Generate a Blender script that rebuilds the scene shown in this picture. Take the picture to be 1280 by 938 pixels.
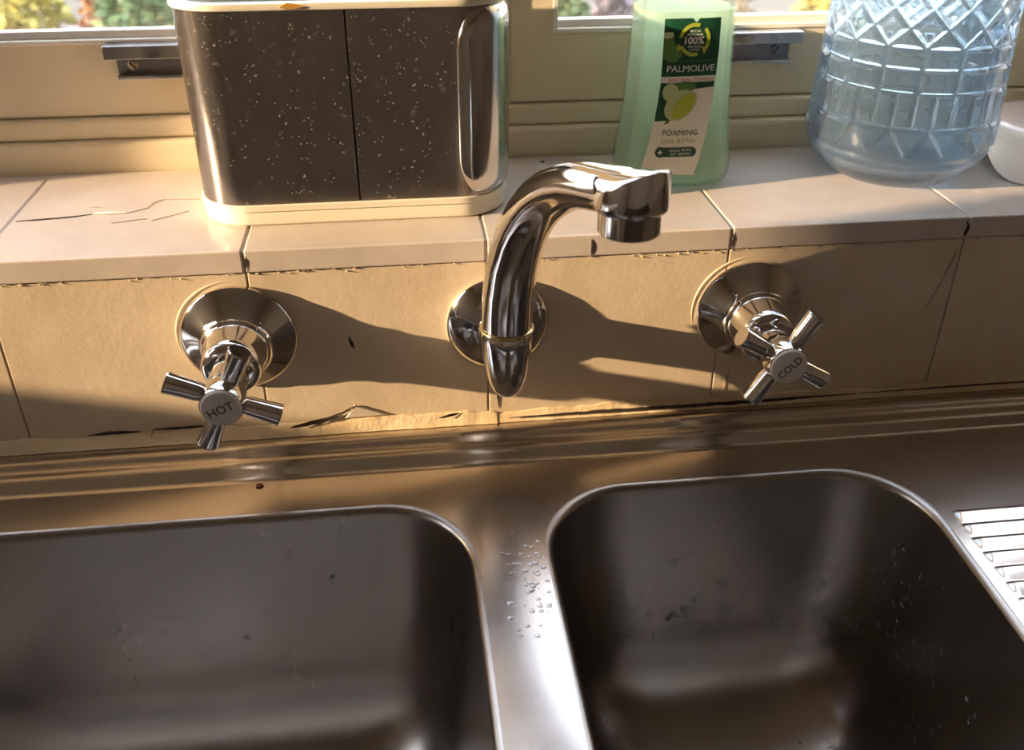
import bpy, bmesh, math, random
from mathutils import Vector, Matrix

random.seed(7)
S = bpy.context.scene
for _o in list(bpy.data.objects):
    bpy.data.objects.remove(_o)
COL = S.collection
PI = math.pi

# ------------------------------------------------------------------ camera
F_PX = 1186.8
CAM_ROT = ((0.992939398896268, -0.11862118219482945, 0.0006043626550883269),     # image right
           (-0.061015036602077674, -0.5150929914239426, -0.8549598677682955),    # image down
           (0.10172765321172464, 0.8488864619727631, -0.5186938010535694))       # forward
cam_d = bpy.data.cameras.new('camera')
cam_d.sensor_fit = 'HORIZONTAL'
cam_d.sensor_width = 36.0
cam_d.lens = F_PX / 1280 * 36.0
cam_d.clip_start = 0.01
cam_d.clip_end = 200
cam_d.dof.use_dof = True
cam_d.dof.focus_distance = 0.475
cam_d.dof.aperture_fstop = 11.0
cam = bpy.data.objects.new('camera', cam_d)
COL.objects.link(cam)
r0, r1, r2 = [Vector(r) for r in CAM_ROT]
cam.matrix_world = Matrix(((r0.x, -r1.x, -r2.x, 0.0),
                           (r0.y, -r1.y, -r2.y, -0.44934),
                           (r0.z, -r1.z, -r2.z, 1.20408),
                           (0, 0, 0, 1)))
S.camera = cam

# ------------------------------------------------------------------ sky, sun, exposure
SUN_DIR = Vector((1.0, 0.20, -0.23)).normalized()
world = bpy.data.worlds.new('world')
S.world = world
world.use_nodes = True
wt = world.node_tree
wt.nodes.clear()
w_out = wt.nodes.new('ShaderNodeOutputWorld')
w_bg = wt.nodes.new('ShaderNodeBackground')
w_tc = wt.nodes.new('ShaderNodeTexCoord')
w_sep = wt.nodes.new('ShaderNodeSeparateXYZ')
w_ramp = wt.nodes.new('ShaderNodeValToRGB')        # hazy evening sky: pale at the horizon, bluer overhead
w_ramp.color_ramp.elements[0].position = 0.0
w_ramp.color_ramp.elements[0].color = (0.92, 0.90, 0.88, 1)
w_ramp.color_ramp.elements[1].position = 0.9
w_ramp.color_ramp.elements[1].color = (0.70, 0.78, 1.0, 1)
wt.links.new(w_tc.outputs['Generated'], w_sep.inputs[0])
wt.links.new(w_sep.outputs[2], w_ramp.inputs[0])
w_bg.inputs['Strength'].default_value = 4.2
wt.links.new(w_ramp.outputs[0], w_bg.inputs[0])
wt.links.new(w_bg.outputs[0], w_out.inputs[0])

sun_d = bpy.data.lights.new('sun', 'SUN')
sun_d.energy = 10.2
sun_d.color = (1.0, 0.70, 0.42)
sun_d.angle = math.radians(0.7)
sun = bpy.data.objects.new('sun', sun_d)
COL.objects.link(sun)
sun.rotation_euler = SUN_DIR.to_track_quat('-Z', 'Y').to_euler()
sun.location = (-4, -1, 3)

S.view_settings.view_transform = 'Standard'
S.view_settings.look = 'None'
S.view_settings.gamma = 1.0
S.view_settings.use_curve_mapping = False
S.view_settings.exposure = 0.6

# ------------------------------------------------------------------ helpers
ORG = {}


def finish(o, label=None, cat=None, group=None, kind=None):
    if label: o['label'] = label
    if cat: o['category'] = cat
    if group: o['group'] = group
    if kind: o['kind'] = kind
    return o


def empty(name, loc, label=None, cat=None, group=None, kind=None):
    o = bpy.data.objects.new(name, None)
    COL.objects.link(o)
    o.location = loc
    o.empty_display_size = 0.02
    ORG[o] = Vector(loc)
    return finish(o, label, cat, group, kind)


def obj(name, vf, mat, parent=None, smooth=True, origin=None, sharp=35):
    """one mesh object from (verts, faces) in world coordinates"""
    verts, faces = vf
    org = ORG[parent] if parent is not None else Vector(origin or (0, 0, 0))
    me = bpy.data.meshes.new(name)
    me.from_pydata([tuple(Vector(v) - org) for v in verts], [], faces)
    me.update()
    bm = bmesh.new()
    bm.from_mesh(me)
    bmesh.ops.recalc_face_normals(bm, faces=bm.faces)
    if smooth:
        for f_ in bm.faces: f_.smooth = True
        for e in bm.edges:
            if len(e.link_faces) == 2 and e.calc_face_angle(0) > math.radians(sharp):
                e.smooth = False
    bm.to_mesh(me)
    bm.free()
    me.materials.append(mat)
    o = bpy.data.objects.new(name, me)
    COL.objects.link(o)
    if parent is not None:
        o.parent = parent
    else:
        o.location = org
    ORG[o] = org
    return o


def join(*parts):
    V, Fc = [], []
    for v, f in parts:
        n = len(V)
        V += list(v)
        Fc += [tuple(i + n for i in q) for q in f]
    return V, Fc


def box(x0, x1, y0, y1, z0, z1, bev=0.0, seg=2):
    bm = bmesh.new()
    bmesh.ops.create_cube(bm, size=1)
    for v in bm.verts:
        v.co = Vector(((x0 + x1) / 2 + v.co.x * (x1 - x0), (y0 + y1) / 2 + v.co.y * (y1 - y0), (z0 + z1) / 2 + v.co.z * (z1 - z0)))
    if bev:
        bmesh.ops.bevel(bm, geom=list(bm.edges), offset=bev, segments=seg, profile=0.5, affect='EDGES')
    bm.verts.index_update()
    V = [v.co.copy() for v in bm.verts]
    Fc = [tuple(v.index for v in f.verts) for f in bm.faces]
    bm.free()
    return V, Fc


def lathe(profile, centre, axis='Z', seg=48, cap=True):
    """profile: (radius, distance along axis) list"""
    V, Fc = [], []
    c = Vector(centre)
    for r, h in profile:
        for k in range(seg):
            a = 2 * PI * k / seg
            if axis == 'Z':
                V.append(c + Vector((r * math.cos(a), r * math.sin(a), h)))
            elif axis == 'Y':
                V.append(c + Vector((r * math.cos(a), h, r * math.sin(a))))
            else:
                V.append(c + Vector((h, r * math.cos(a), r * math.sin(a))))
    n = len(profile)
    for i in range(n - 1):
        for k in range(seg):
            a, b = i * seg + k, i * seg + (k + 1) % seg
            Fc.append((a, b, b + seg, a + seg))
    if cap:
        Fc.append(tuple(range(seg)))
        Fc.append(tuple((n - 1) * seg + k for k in range(seg)))
    return V, Fc


def sweep(path, radii, up=None, seg=24, cap=True):
    """tube along path; radii entries (side radius, up radius)"""
    V, Fc = [], []
    P = [Vector(p) for p in path]
    n = len(P)
    prev = None
    for i in range(n):
        t = (P[min(i + 1, n - 1)] - P[max(i - 1, 0)]).normalized()
        if up is not None:
            side = Vector(up)
        else:
            if prev is None:
                side = t.cross(Vector((0, 0, 1)))
                if side.length < 1e-3: side = t.cross(Vector((1, 0, 0)))
            else:
                side = prev - t * prev.dot(t)
            side.normalize()
            prev = side
        nrm = t.cross(side).normalized()
        ra, rb = radii[i] if isinstance(radii[i], tuple) else (radii[i], radii[i])
        for k in range(seg):
            a = 2 * PI * k / seg
            V.append(P[i] + side * (ra * math.cos(a)) + nrm * (rb * math.sin(a)))
    for i in range(n - 1):
        for k in range(seg):
            a, b = i * seg + k, i * seg + (k + 1) % seg
            Fc.append((a, b, b + seg, a + seg))
    if cap:
        Fc.append(tuple(range(seg)))
        Fc.append(tuple((n - 1) * seg + k for k in range(seg)))
    return V, Fc


def rrect(x0, x1, y0, y1, rc, nc=10, ns=6):
    """rounded rectangle outline, counter-clockwise, fixed point count"""
    pts = []
    cs = [((x1 - rc, y1 - rc), 0), ((x0 + rc, y1 - rc), 90), ((x0 + rc, y0 + rc), 180), ((x1 - rc, y0 + rc), 270)]
    for q in range(4):
        (cx, cy), a0 = cs[q]
        for k in range(nc + 1):
            a = math.radians(a0 + 90 * k / nc)
            pts.append((cx + rc * math.cos(a), cy + rc * math.sin(a)))
        (dx, dy), a1 = cs[(q + 1) % 4]
        nx, ny = dx + rc * math.cos(math.radians(a1)), dy + rc * math.sin(math.radians(a1))
        lx, ly = pts[-1]
        for k in range(1, ns + 1):
            t = k / (ns + 1)
            pts.append((lx + (nx - lx) * t, ly + (ny - ly) * t))
    return pts


def loft(rings, cap0=False, cap1=False, closed=True):
    V, Fc = [], []
    n = len(rings[0])
    for r in rings: V += [Vector(p) for p in r]
    for i in range(len(rings) - 1):
        for k in range(n if closed else n - 1):
            a, b = i * n + k, i * n + (k + 1) % n
            Fc.append((a, b, b + n, a + n))
    if cap0: Fc.append(tuple(range(n)))
    if cap1: Fc.append(tuple((len(rings) - 1) * n + k for k in range(n)))
    return V, Fc


def lerp_profile(pts, z):
    if z <= pts[0][0]: return pts[0][1]
    for (a, ra), (b, rb) in zip(pts, pts[1:]):
        if z <= b:
            t = (z - a) / (b - a)
            return ra + (rb - ra) * t
    return pts[-1][1]


def smooth_profile(pts, z):
    """Catmull-Rom through (z, value)"""
    if z <= pts[0][0]: return pts[0][1]
    if z >= pts[-1][0]: return pts[-1][1]
    for i in range(len(pts) - 1):
        z0, v0 = pts[i]
        z1, v1 = pts[i + 1]
        if z <= z1:
            pz, pv = pts[max(i - 1, 0)]
            nz, nv = pts[min(i + 2, len(pts) - 1)]
            m0 = (v1 - pv) / max(z1 - pz, 1e-6)
            m1 = (nv - v0) / max(nz - z0, 1e-6)
            h = z1 - z0
            t = (z - z0) / h
            return ((2 * t**3 - 3 * t**2 + 1) * v0 + (t**3 - 2 * t**2 + t) * h * m0
                    + (-2 * t**3 + 3 * t**2) * v1 + (t**3 - t**2) * h * m1)


# ------------------------------------------------------------------ materials
def new_mat(name):
    m = bpy.data.materials.new(name)
    m.use_nodes = True
    nt = m.node_tree
    return m, nt, nt.nodes['Principled BSDF']


def principled(name, col, rough=0.5, metal=0.0, **kw):
    m, nt, p = new_mat(name)
    p.inputs['Base Color'].default_value = (*col, 1)
    p.inputs['Roughness'].default_value = rough
    p.inputs['Metallic'].default_value = metal
    for k, v in kw.items():
        p.inputs[k.replace('_', ' ')].default_value = v
    return m


def add_noise(m, scale, detail=4, rough=0.55, stretch=(1, 1, 1)):
    nt = m.node_tree
    tc = nt.nodes.new('ShaderNodeTexCoord')
    mp = nt.nodes.new('ShaderNodeMapping')
    mp.inputs['Scale'].default_value = stretch
    nz = nt.nodes.new('ShaderNodeTexNoise')
    nz.inputs['Scale'].default_value = scale
    nz.inputs['Detail'].default_value = detail
    nz.inputs['Roughness'].default_value = rough
    nt.links.new(tc.outputs['Object'], mp.inputs[0])
    nt.links.new(mp.outputs[0], nz.inputs['Vector'])
    return nz


def ramp(m, src, stops):
    nt = m.node_tree
    r = nt.nodes.new('ShaderNodeValToRGB')
    el = r.color_ramp.elements
    while len(el) < len(stops): el.new(0.5)
    for e, (p_, c) in zip(el, stops):
        e.position = p_
        e.color = (*c, 1) if len(c) == 3 else c
    nt.links.new(src, r.inputs[0])
    return r


def add_bump(m, src, strength, dist, chain=None):
    nt = m.node_tree
    b = nt.nodes.new('ShaderNodeBump')
    b.inputs['Strength'].default_value = strength
    b.inputs['Distance'].default_value = dist
    nt.links.new(src, b.inputs['Height'])
    if chain: nt.links.new(chain.outputs[0], b.inputs['Normal'])
    nt.links.new(b.outputs[0], nt.nodes['Principled BSDF'].inputs['Normal'])
    return b


def painted(name, c0, c1, rough=0.35, bump=0.5, dirt=None):
    m = principled(name, c0, rough)
    nt = m.node_tree
    n1 = add_noise(m, 26, 5)
    r = ramp(m, n1.outputs['Fac'], [(0.35, c0), (0.68, c1)])
    out = r.outputs[0]
    if dirt:
        n2 = add_noise(m, 160, 3, 0.6)
        r2 = ramp(m, n2.outputs['Fac'], [(0.72, (0, 0, 0)), (0.78, (1, 1, 1))])
        mx = nt.nodes.new('ShaderNodeMix')
        mx.data_type = 'RGBA'
        nt.links.new(r2.outputs[0], mx.inputs['Factor'])
        nt.links.new(out, mx.inputs['A'])
        mx.inputs['B'].default_value = (*dirt, 1)
        out = mx.outputs['Result']
    nt.links.new(out, nt.nodes['Principled BSDF'].inputs['Base Color'])
    n3 = add_noise(m, 70, 6, 0.6)
    b = add_bump(m, n3.outputs['Fac'], bump, 0.0012)
    n4 = add_noise(m, 420, 2, 0.5)
    add_bump(m, n4.outputs['Fac'], bump * 0.5, 0.0004, b)
    return m


def steel(name, col, r_lo, r_hi, stretch, scale=60, spots=False, bump=0.06):
    m = principled(name, col, 0.3, 1.0)
    nt = m.node_tree
    p = nt.nodes['Principled BSDF']
    n = add_noise(m, scale, 6, 0.65, stretch)
    mr = nt.nodes.new('ShaderNodeMapRange')
    mr.inputs['From Min'].default_value = 0.3
    mr.inputs['From Max'].default_value = 0.7
    mr.inputs['To Min'].default_value = r_lo
    mr.inputs['To Max'].default_value = r_hi
    nt.links.new(n.outputs['Fac'], mr.inputs[0])
    nt.links.new(mr.outputs[0], p.inputs['Roughness'])
    b = add_bump(m, n.outputs['Fac'], bump, 0.0006)
    n2 = add_noise(m, 9, 4)
    dark = tuple(c * 0.90 for c in col)
    r = ramp(m, n2.outputs['Fac'], [(0.3, dark), (0.7, col)])
    out = r.outputs[0]
    if spots:
        # dried water spots and specks
        tc = nt.nodes.new('ShaderNodeTexCoord')
        prev = None
        for vs, cut, gain, ns_, lo in ((110, 0.14, 0.24, 130, 0.53), (240, 0.14, 0.50, 90, 0.54), (520, 0.16, 0.55, 120, 0.51)):
            vo = nt.nodes.new('ShaderNodeTexVoronoi')
            vo.inputs['Scale'].default_value = vs
            wob = add_noise(m, 900, 2)
            ad = nt.nodes.new('ShaderNodeVectorMath')
            ad.operation = 'MULTIPLY_ADD'
            ad.inputs[1].default_value = (.0016, .0016, .0016)
            nt.links.new(wob.outputs['Color'], ad.inputs[0])
            nt.links.new(tc.outputs['Object'], ad.inputs[2])
            nt.links.new(ad.outputs[0], vo.inputs['Vector'])
            n3 = add_noise(m, ns_, 1)
            ra_ = ramp(m, vo.outputs['Distance'], [(cut, (gain, gain, gain)), (cut * 1.7, (0, 0, 0))])
            rb_ = ramp(m, n3.outputs['Fac'], [(lo, (0, 0, 0)), (lo + .06, (1, 1, 1))])
            mu = nt.nodes.new('ShaderNodeMath')
            mu.operation = 'MULTIPLY'
            nt.links.new(ra_.outputs[0], mu.inputs[0])
            nt.links.new(rb_.outputs[0], mu.inputs[1])
            if prev is None:
                prev = mu
            else:
                mxx = nt.nodes.new('ShaderNodeMath')
                mxx.operation = 'MAXIMUM'
                nt.links.new(prev.outputs[0], mxx.inputs[0])
                nt.links.new(mu.outputs[0], mxx.inputs[1])
                prev = mxx
        sc = nt.nodes.new('ShaderNodeMath')
        sc.operation = 'MULTIPLY'
        sc.inputs[1].default_value = 0.55
        nt.links.new(mxx.outputs[0], sc.inputs[0])
        inv = nt.nodes.new('ShaderNodeMath')
        inv.operation = 'SUBTRACT'
        inv.inputs[0].default_value = 1.0
        nt.links.new(sc.outputs[0], inv.inputs[1])
        nt.links.new(inv.outputs[0], p.inputs['Metallic'])
        mx = nt.nodes.new('ShaderNodeMix')
        mx.data_type = 'RGBA'
        nt.links.new(sc.outputs[0], mx.inputs['Factor'])
        nt.links.new(out, mx.inputs['A'])
        mx.inputs['B'].default_value = (0.75, 0.70, 0.62, 1)
        out = mx.outputs['Result']
    nt.links.new(out, p.inputs['Base Color'])
    return m


def thin_glass(name, tint=(0.97, 0.98, 0.97), refl=1.0):
    m = bpy.data.materials.new(name)
    m.use_nodes = True
    nt = m.node_tree
    nt.nodes.clear()
    out = nt.nodes.new('ShaderNodeOutputMaterial')
    tr = nt.nodes.new('ShaderNodeBsdfTransparent')
    tr.inputs[0].default_value = (*tint, 1)
    gl = nt.nodes.new('ShaderNodeBsdfGlossy')
    gl.inputs['Roughness'].default_value = 0.02
    fr = nt.nodes.new('ShaderNodeFresnel')
    fr.inputs[0].default_value = 1.45
    mx = nt.nodes.new('ShaderNodeMixShader')
    ge = nt.nodes.new('ShaderNodeNewGeometry')          # a thin pane mirrors at its outer faces only
    sb = nt.nodes.new('ShaderNodeMath'); sb.operation = 'SUBTRACT'; sb.inputs[0].default_value = 1.0
    ml = nt.nodes.new('ShaderNodeMath'); ml.operation = 'MULTIPLY'
    nt.links.new(ge.outputs['Backfacing'], sb.inputs[1])
    nt.links.new(fr.outputs[0], ml.inputs[0])
    nt.links.new(sb.outputs[0], ml.inputs[1])
    nt.links.new(ml.outputs[0], mx.inputs[0])
    nt.links.new(tr.outputs[0], mx.inputs[1])
    nt.links.new(gl.outputs[0], mx.inputs[2])
    nt.links.new(mx.outputs[0], out.inputs[0])
    return m


def screen_mesh_mat(name, pitch, wire, col):
    """woven insect screen: fine wires with gaps"""
    m = bpy.data.materials.new(name)
    m.use_nodes = True
    nt = m.node_tree
    nt.nodes.clear()
    out = nt.nodes.new('ShaderNodeOutputMaterial')
    tc = nt.nodes.new('ShaderNodeTexCoord')
    sp = nt.nodes.new('ShaderNodeSeparateXYZ')
    nt.links.new(tc.outputs['Object'], sp.inputs[0])
    res = []
    for ax in (0, 2):
        d = nt.nodes.new('ShaderNodeMath'); d.operation = 'DIVIDE'; d.inputs[1].default_value = pitch
        fr = nt.nodes.new('ShaderNodeMath'); fr.operation = 'FRACT'
        lt = nt.nodes.new('ShaderNodeMath'); lt.operation = 'LESS_THAN'; lt.inputs[1].default_value = wire
        nt.links.new(sp.outputs[ax], d.inputs[0])
        nt.links.new(d.outputs[0], fr.inputs[0])
        nt.links.new(fr.outputs[0], lt.inputs[0])
        res.append(lt)
    mxm = nt.nodes.new('ShaderNodeMath'); mxm.operation = 'MAXIMUM'
    nt.links.new(res[0].outputs[0], mxm.inputs[0])
    nt.links.new(res[1].outputs[0], mxm.inputs[1])
    tr = nt.nodes.new('ShaderNodeBsdfTransparent')
    df = nt.nodes.new('ShaderNodeBsdfDiffuse')
    df.inputs[0].default_value = (*col, 1)
    mx = nt.nodes.new('ShaderNodeMixShader')
    nt.links.new(mxm.outputs[0], mx.inputs[0])
    nt.links.new(tr.outputs[0], mx.inputs[1])
    nt.links.new(df.outputs[0], mx.inputs[2])
    nt.links.new(mx.outputs[0], out.inputs[0])
    return m


def tinted(name, tint, ior, rough, clear, milk, milk_col):
    """clear tinted plastic, liquid or glass: part straight-through, part refracting, a little cloudy"""
    m = bpy.data.materials.new(name)
    m.use_nodes = True
    nt = m.node_tree
    p = nt.nodes['Principled BSDF']
    p.inputs['Base Color'].default_value = (*tint, 1)
    p.inputs['Roughness'].default_value = rough
    p.inputs['IOR'].default_value = ior
    p.inputs['Transmission Weight'].default_value = 1.0
    out = nt.nodes['Material Output']
    tr = nt.nodes.new('ShaderNodeBsdfTransparent')
    tr.inputs[0].default_value = (*tint, 1)
    mx = nt.nodes.new('ShaderNodeMixShader')
    mx.inputs[0].default_value = clear
    nt.links.new(p.outputs[0], mx.inputs[1])
    nt.links.new(tr.outputs[0], mx.inputs[2])
    last = mx
    if milk:
        tl = nt.nodes.new('ShaderNodeBsdfTranslucent')
        tl.inputs[0].default_value = (*milk_col, 1)
        df = nt.nodes.new('ShaderNodeBsdfDiffuse')
        df.inputs[0].default_value = (*milk_col, 1)
        m2 = nt.nodes.new('ShaderNodeMixShader')
        m2.inputs[0].default_value = 0.5
        nt.links.new(tl.outputs[0], m2.inputs[1])
        nt.links.new(df.outputs[0], m2.inputs[2])
        m3 = nt.nodes.new('ShaderNodeMixShader')
        m3.inputs[0].default_value = milk
        nt.links.new(mx.outputs[0], m3.inputs[1])
        nt.links.new(m2.outputs[0], m3.inputs[2])
        last = m3
    nt.links.new(last.outputs[0], out.inputs[0])
    return m


M = {}
M['tile'] = painted('painted_tile', (0.62, 0.50, 0.36), (0.70, 0.58, 0.43), 0.33, 0.26, dirt=(0.30, 0.21, 0.13))
M['sill_tile'] = painted('sill_paint', (0.55, 0.48, 0.43), (0.62, 0.55, 0.49), 0.17, 0.16)
M['grout'] = painted('grout', (0.34, 0.25, 0.17), (0.52, 0.40, 0.28), 0.7, 0.6)
M['sill_grout'] = painted('sill_grout', (0.62, 0.50, 0.38), (0.74, 0.64, 0.52), 0.5, 0.5)
M['caulk'] = painted('old_caulk', (0.66, 0.50, 0.30), (0.80, 0.66, 0.44), 0.5, 0.8, dirt=(0.20, 0.12, 0.05))
M['crack'] = principled('crack_dirt', (0.035, 0.022, 0.013), 0.9)
M['flake'] = principled('paint_flake', (0.62, 0.52, 0.42), 0.5)
M['timber'] = painted('window_paint', (0.70, 0.60, 0.42), (0.75, 0.65, 0.47), 0.4, 0.10)
M['bead'] = principled('bead_paint', (0.80, 0.76, 0.68), 0.45)
M['glass'] = thin_glass('window_glass')
M['flyscreen'] = screen_mesh_mat('flyscreen_weave', 0.0012, 0.12, (0.55, 0.52, 0.46))
M['stay'] = steel('stay_metal', (0.30, 0.29, 0.29), 0.25, 0.45, (1, 1, 1), 40)
M['stay_light'] = steel('stay_metal_light', (0.62, 0.60, 0.58), 0.2, 0.4, (1, 1, 1), 40)
M['screw'] = principled('screw_metal', (0.55, 0.46, 0.32), 0.35, 0.9)
M['chrome'] = steel('chrome', (0.72, 0.70, 0.69), 0.03, 0.10, (1, 1, 1), 90, bump=0.015)
M['cap'] = principled('tap_cap', (0.78, 0.73, 0.68), 0.4)
M['cap_ink'] = principled('cap_lettering', (0.12, 0.10, 0.09), 0.5)
M['brass'] = principled('worn_ring', (0.72, 0.62, 0.36), 0.2, 1.0)
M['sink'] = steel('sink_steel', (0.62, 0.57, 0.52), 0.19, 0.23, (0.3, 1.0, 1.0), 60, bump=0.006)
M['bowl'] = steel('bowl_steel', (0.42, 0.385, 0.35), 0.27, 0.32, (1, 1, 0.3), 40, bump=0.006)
M['caddy_steel'] = steel('caddy_steel', (0.40, 0.36, 0.33), 0.18, 0.26, (1.0, 1.0, 0.05), 300, spots=True, bump=0.03)
M['caddy_bright'] = steel('caddy_polished', (0.62, 0.60, 0.57), 0.10, 0.16, (1.0, 1.0, 0.05), 300, bump=0.02)
M['caddy_white'] = principled('caddy_plastic', (0.80, 0.75, 0.62), 0.35)
M['caddy_in'] = principled('caddy_liner', (0.55, 0.62, 0.62), 0.4)
M['stain'] = principled('food_stain', (0.55, 0.30, 0.05), 0.5)
M['plastic_clear'] = tinted('bottle_plastic', (0.97, 0.99, 0.975), 1.3, 0.02, 0.75, 0.0, None)
M['soap'] = tinted('green_soap', (0.88, 0.99, 0.84), 1.15, 0.06, 0.50, 0.36, (0.84, 1.0, 0.74))
M['lab_white'] = principled('label_white', (0.86, 0.86, 0.76), 0.45)
M['lab_green'] = principled('label_green', (0.010, 0.085, 0.045), 0.4)
M['lab_lime'] = principled('label_lime', (0.45, 0.55, 0.06), 0.45)
M['lab_leaf'] = principled('label_leaf', (0.10, 0.24, 0.05), 0.45)
M['lab_pale'] = principled('label_pale_lime', (0.52, 0.62, 0.30), 0.45)
M['lab_text'] = principled('label_text_white', (0.85, 0.86, 0.80), 0.45)
M['lab_red'] = principled('label_text_red', (0.50, 0.10, 0.07), 0.45)
M['lab_gold'] = principled('label_text_gold', (0.42, 0.42, 0.10), 0.45)
M['pump'] = principled('pump_plastic', (0.80, 0.82, 0.78), 0.35)
M['vase'] = tinted('blue_glass', (0.74, 0.88, 1.0), 1.47, 0.0, 0.16, 0.06, (0.58, 0.76, 1.0))
M['ceramic'] = principled('ceramic', (0.70, 0.57, 0.52), 0.10, 0.0, Coat_Weight=0.8)
M['water'] = tinted('water', (0.97, 0.98, 1.0), 1.33, 0.0, 0.45, 0.0, None)
M['wall'] = painted('room_paint', (0.70, 0.57, 0.43), (0.76, 0.62, 0.47), 0.6, 0.1)
M['ceiling'] = principled('ceiling_paint', (0.74, 0.66, 0.56), 0.7)
M['floor'] = principled('floor_vinyl', (0.12, 0.08, 0.05), 0.5)
M['cabinet'] = principled('cabinet_paint', (0.50, 0.42, 0.30), 0.5)
M['knob'] = principled('cabinet_knob', (0.3, 0.3, 0.3), 0.3, 1.0)
M['lawn'] = painted('garden_ground', (0.10, 0.09, 0.065), (0.15, 0.14, 0.11), 0.9, 0.3)
M['rust'] = principled('rust_crumb', (0.22, 0.035, 0.015), 0.5)
M['dark_crumb'] = principled('dark_crumb', (0.02, 0.015, 0.01), 0.6)

# ------------------------------------------------------------------ key dimensions (metres)
ZD = 0.890          # sink deck
ZJ = 0.900          # top of the sink's rear ledge
ZS = 1.012          # sill top
RX0, RX1, RY0, RZ1 = -1.20, 2.00, -3.00, 2.50
WX0, WX1, WZ1 = -0.76, 0.83, 2.02      # front window opening
YW = 0.137          # sash face

# ------------------------------------------------------------------ the room
wall_front = obj('wall_front', join(
    box(RX0 - .1, RX1 + .1, .006, .22, 0, 0.9995),
    box(RX0 - .1, WX0, .006, .22, 0.9995, RZ1),
    box(WX1, RX1 + .1, .006, .22, 0.9995, RZ1),
    box(WX0, WX1, .006, .22, WZ1, RZ1)), M['wall'], smooth=False)
finish(wall_front, kind='structure')
LW_Y0, LW_Y1, LW_Z0, LW_Z1 = -0.305, -0.02, 1.168, 2.02
wall_left = obj('wall_left', join(
    box(RX0 - .08, RX0, RY0, LW_Y0, 0, RZ1), box(RX0 - .08, RX0, LW_Y1, .006, 0, RZ1),
    box(RX0 - .08, RX0, LW_Y0, LW_Y1, 0, LW_Z0), box(RX0 - .08, RX0, LW_Y0, LW_Y1, LW_Z1, RZ1)), M['wall'], smooth=False)
finish(wall_left, kind='structure')
finish(obj('wall_right', box(RX1, RX1 + .1, RY0, .006, 0, RZ1), M['wall'], smooth=False), kind='structure')
finish(obj('wall_back', box(RX0 - .1, RX1 + .1, RY0 - .1, RY0, 0, RZ1), M['wall'], smooth=False), kind='structure')
finish(obj('floor', box(RX0 - .1, RX1 + .1, RY0 - .1, .22, -.06, 0), M['floor'], smooth=False), kind='structure')
finish(obj('ceiling', box(RX0 - .1, RX1 + .1, RY0 - .1, .22, RZ1, RZ1 + .08), M['ceiling'], smooth=False), kind='structure')

# side window the sun shines through
win2 = empty('window_2', (RX0, (LW_Y0 + LW_Y1) / 2, LW_Z0), kind='structure')
obj('window_frame', join(box(RX0 - .07, RX0 - .03, LW_Y0, LW_Y0 + .012, LW_Z0, LW_Z1), box(RX0 - .07, RX0 - .03, LW_Y1 - .012, LW_Y1, LW_Z0, LW_Z1),
                         box(RX0 - .07, RX0 - .03, LW_Y0, LW_Y1, LW_Z1 - .03, LW_Z1)), M['timber'], win2, smooth=False)
obj('glass_pane', box(RX0 - .052, RX0 - .048, LW_Y0 + .012, LW_Y1 - .012, LW_Z0, LW_Z1 - .03), M['glass'], win2, smooth=False)

# splashback tiles
JX = [-0.592, -0.465, -0.337, -0.2085, -0.0814, 0.0405, 0.1703, 0.3027, 0.432, 0.560, 0.688]
obj('grout', box(JX[0], JX[-1], .0009, .0062, .8985, .9992), M['grout'], wall_front, smooth=False)
for a, b in zip(JX, JX[1:]):
    g = random.uniform(.0003, .0006)
    obj('splashback_tile', box(a + g, b - g, .0, .0045, .9018, .9994, .0005), M['tile'], wall_front, smooth=False)
# tiled sill
sill = obj('trim_1', join(box(WX0, WX1, .004, .175, .9993, 1.0035), box(WX0, WX1, -.0004, .1262, 1.0002, 1.0112)), M['sill_grout'], smooth=False)
finish(sill, kind='structure')
SILL_EDGES = JX
for a, b in zip(JX, JX[1:]):
    g = random.uniform(.0003, .0006)
    obj('sill_tile', box(a + g, b - g, -.0012, .1265, .9998, ZS, .0010, 3), M['sill_tile'], sill, smooth=False)
obj('sill_tile', box(JX[-1] + .0006, WX1, -.0012, .1265, .9998, ZS, .0010, 3), M['sill_tile'], sill, smooth=False)
obj('sill_tile', box(WX0, JX[0] - .0006, -.0012, .1265, .9998, ZS, .0010, 3), M['sill_tile'], sill, smooth=False)


# ragged strips for cracks, lifted paint and caulk
def ribbon(pts, w, z_off=0.0, n=(0, 0, 1), thick=.0004, jitter=.3):
    """thin flat strip following pts, ragged edges, lying on a surface with normal n"""
    nn = Vector(n)
    P = [Vector(p) for p in pts]
    Q = []
    for a, b in zip(P, P[1:]):
        k = max(1, int((b - a).length / .003))
        for i in range(k): Q.append(a.lerp(b, i / k))
    Q.append(P[-1])
    top, bot = [], []
    m = len(Q)
    V, Fc = [], []
    for i, q in enumerate(Q):
        t = (Q[min(i + 1, m - 1)] - Q[max(i - 1, 0)]).normalized()
        s = nn.cross(t).normalized()
        taper = min(1, 3.0 * min(i, m - 1 - i) / max(1, m - 1) + .15)
        wl = w * taper * random.uniform(1 - jitter, 1 + jitter)
        wr = w * taper * random.uniform(1 - jitter, 1 + jitter)
        V += [q + s * wl + nn * z_off, q - s * wr + nn * z_off, q - s * wr + nn * (z_off + thick), q + s * wl + nn * (z_off + thick)]
    for i in range(m - 1):
        for k in range(4):
            a, b = i * 4 + k, i * 4 + (k + 1) % 4
            Fc.append((a, b, b + 4, a + 4))
    Fc += [(0, 1, 2, 3), tuple(4 * (m - 1) + k for k in range(4))]
    return V, Fc


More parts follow.
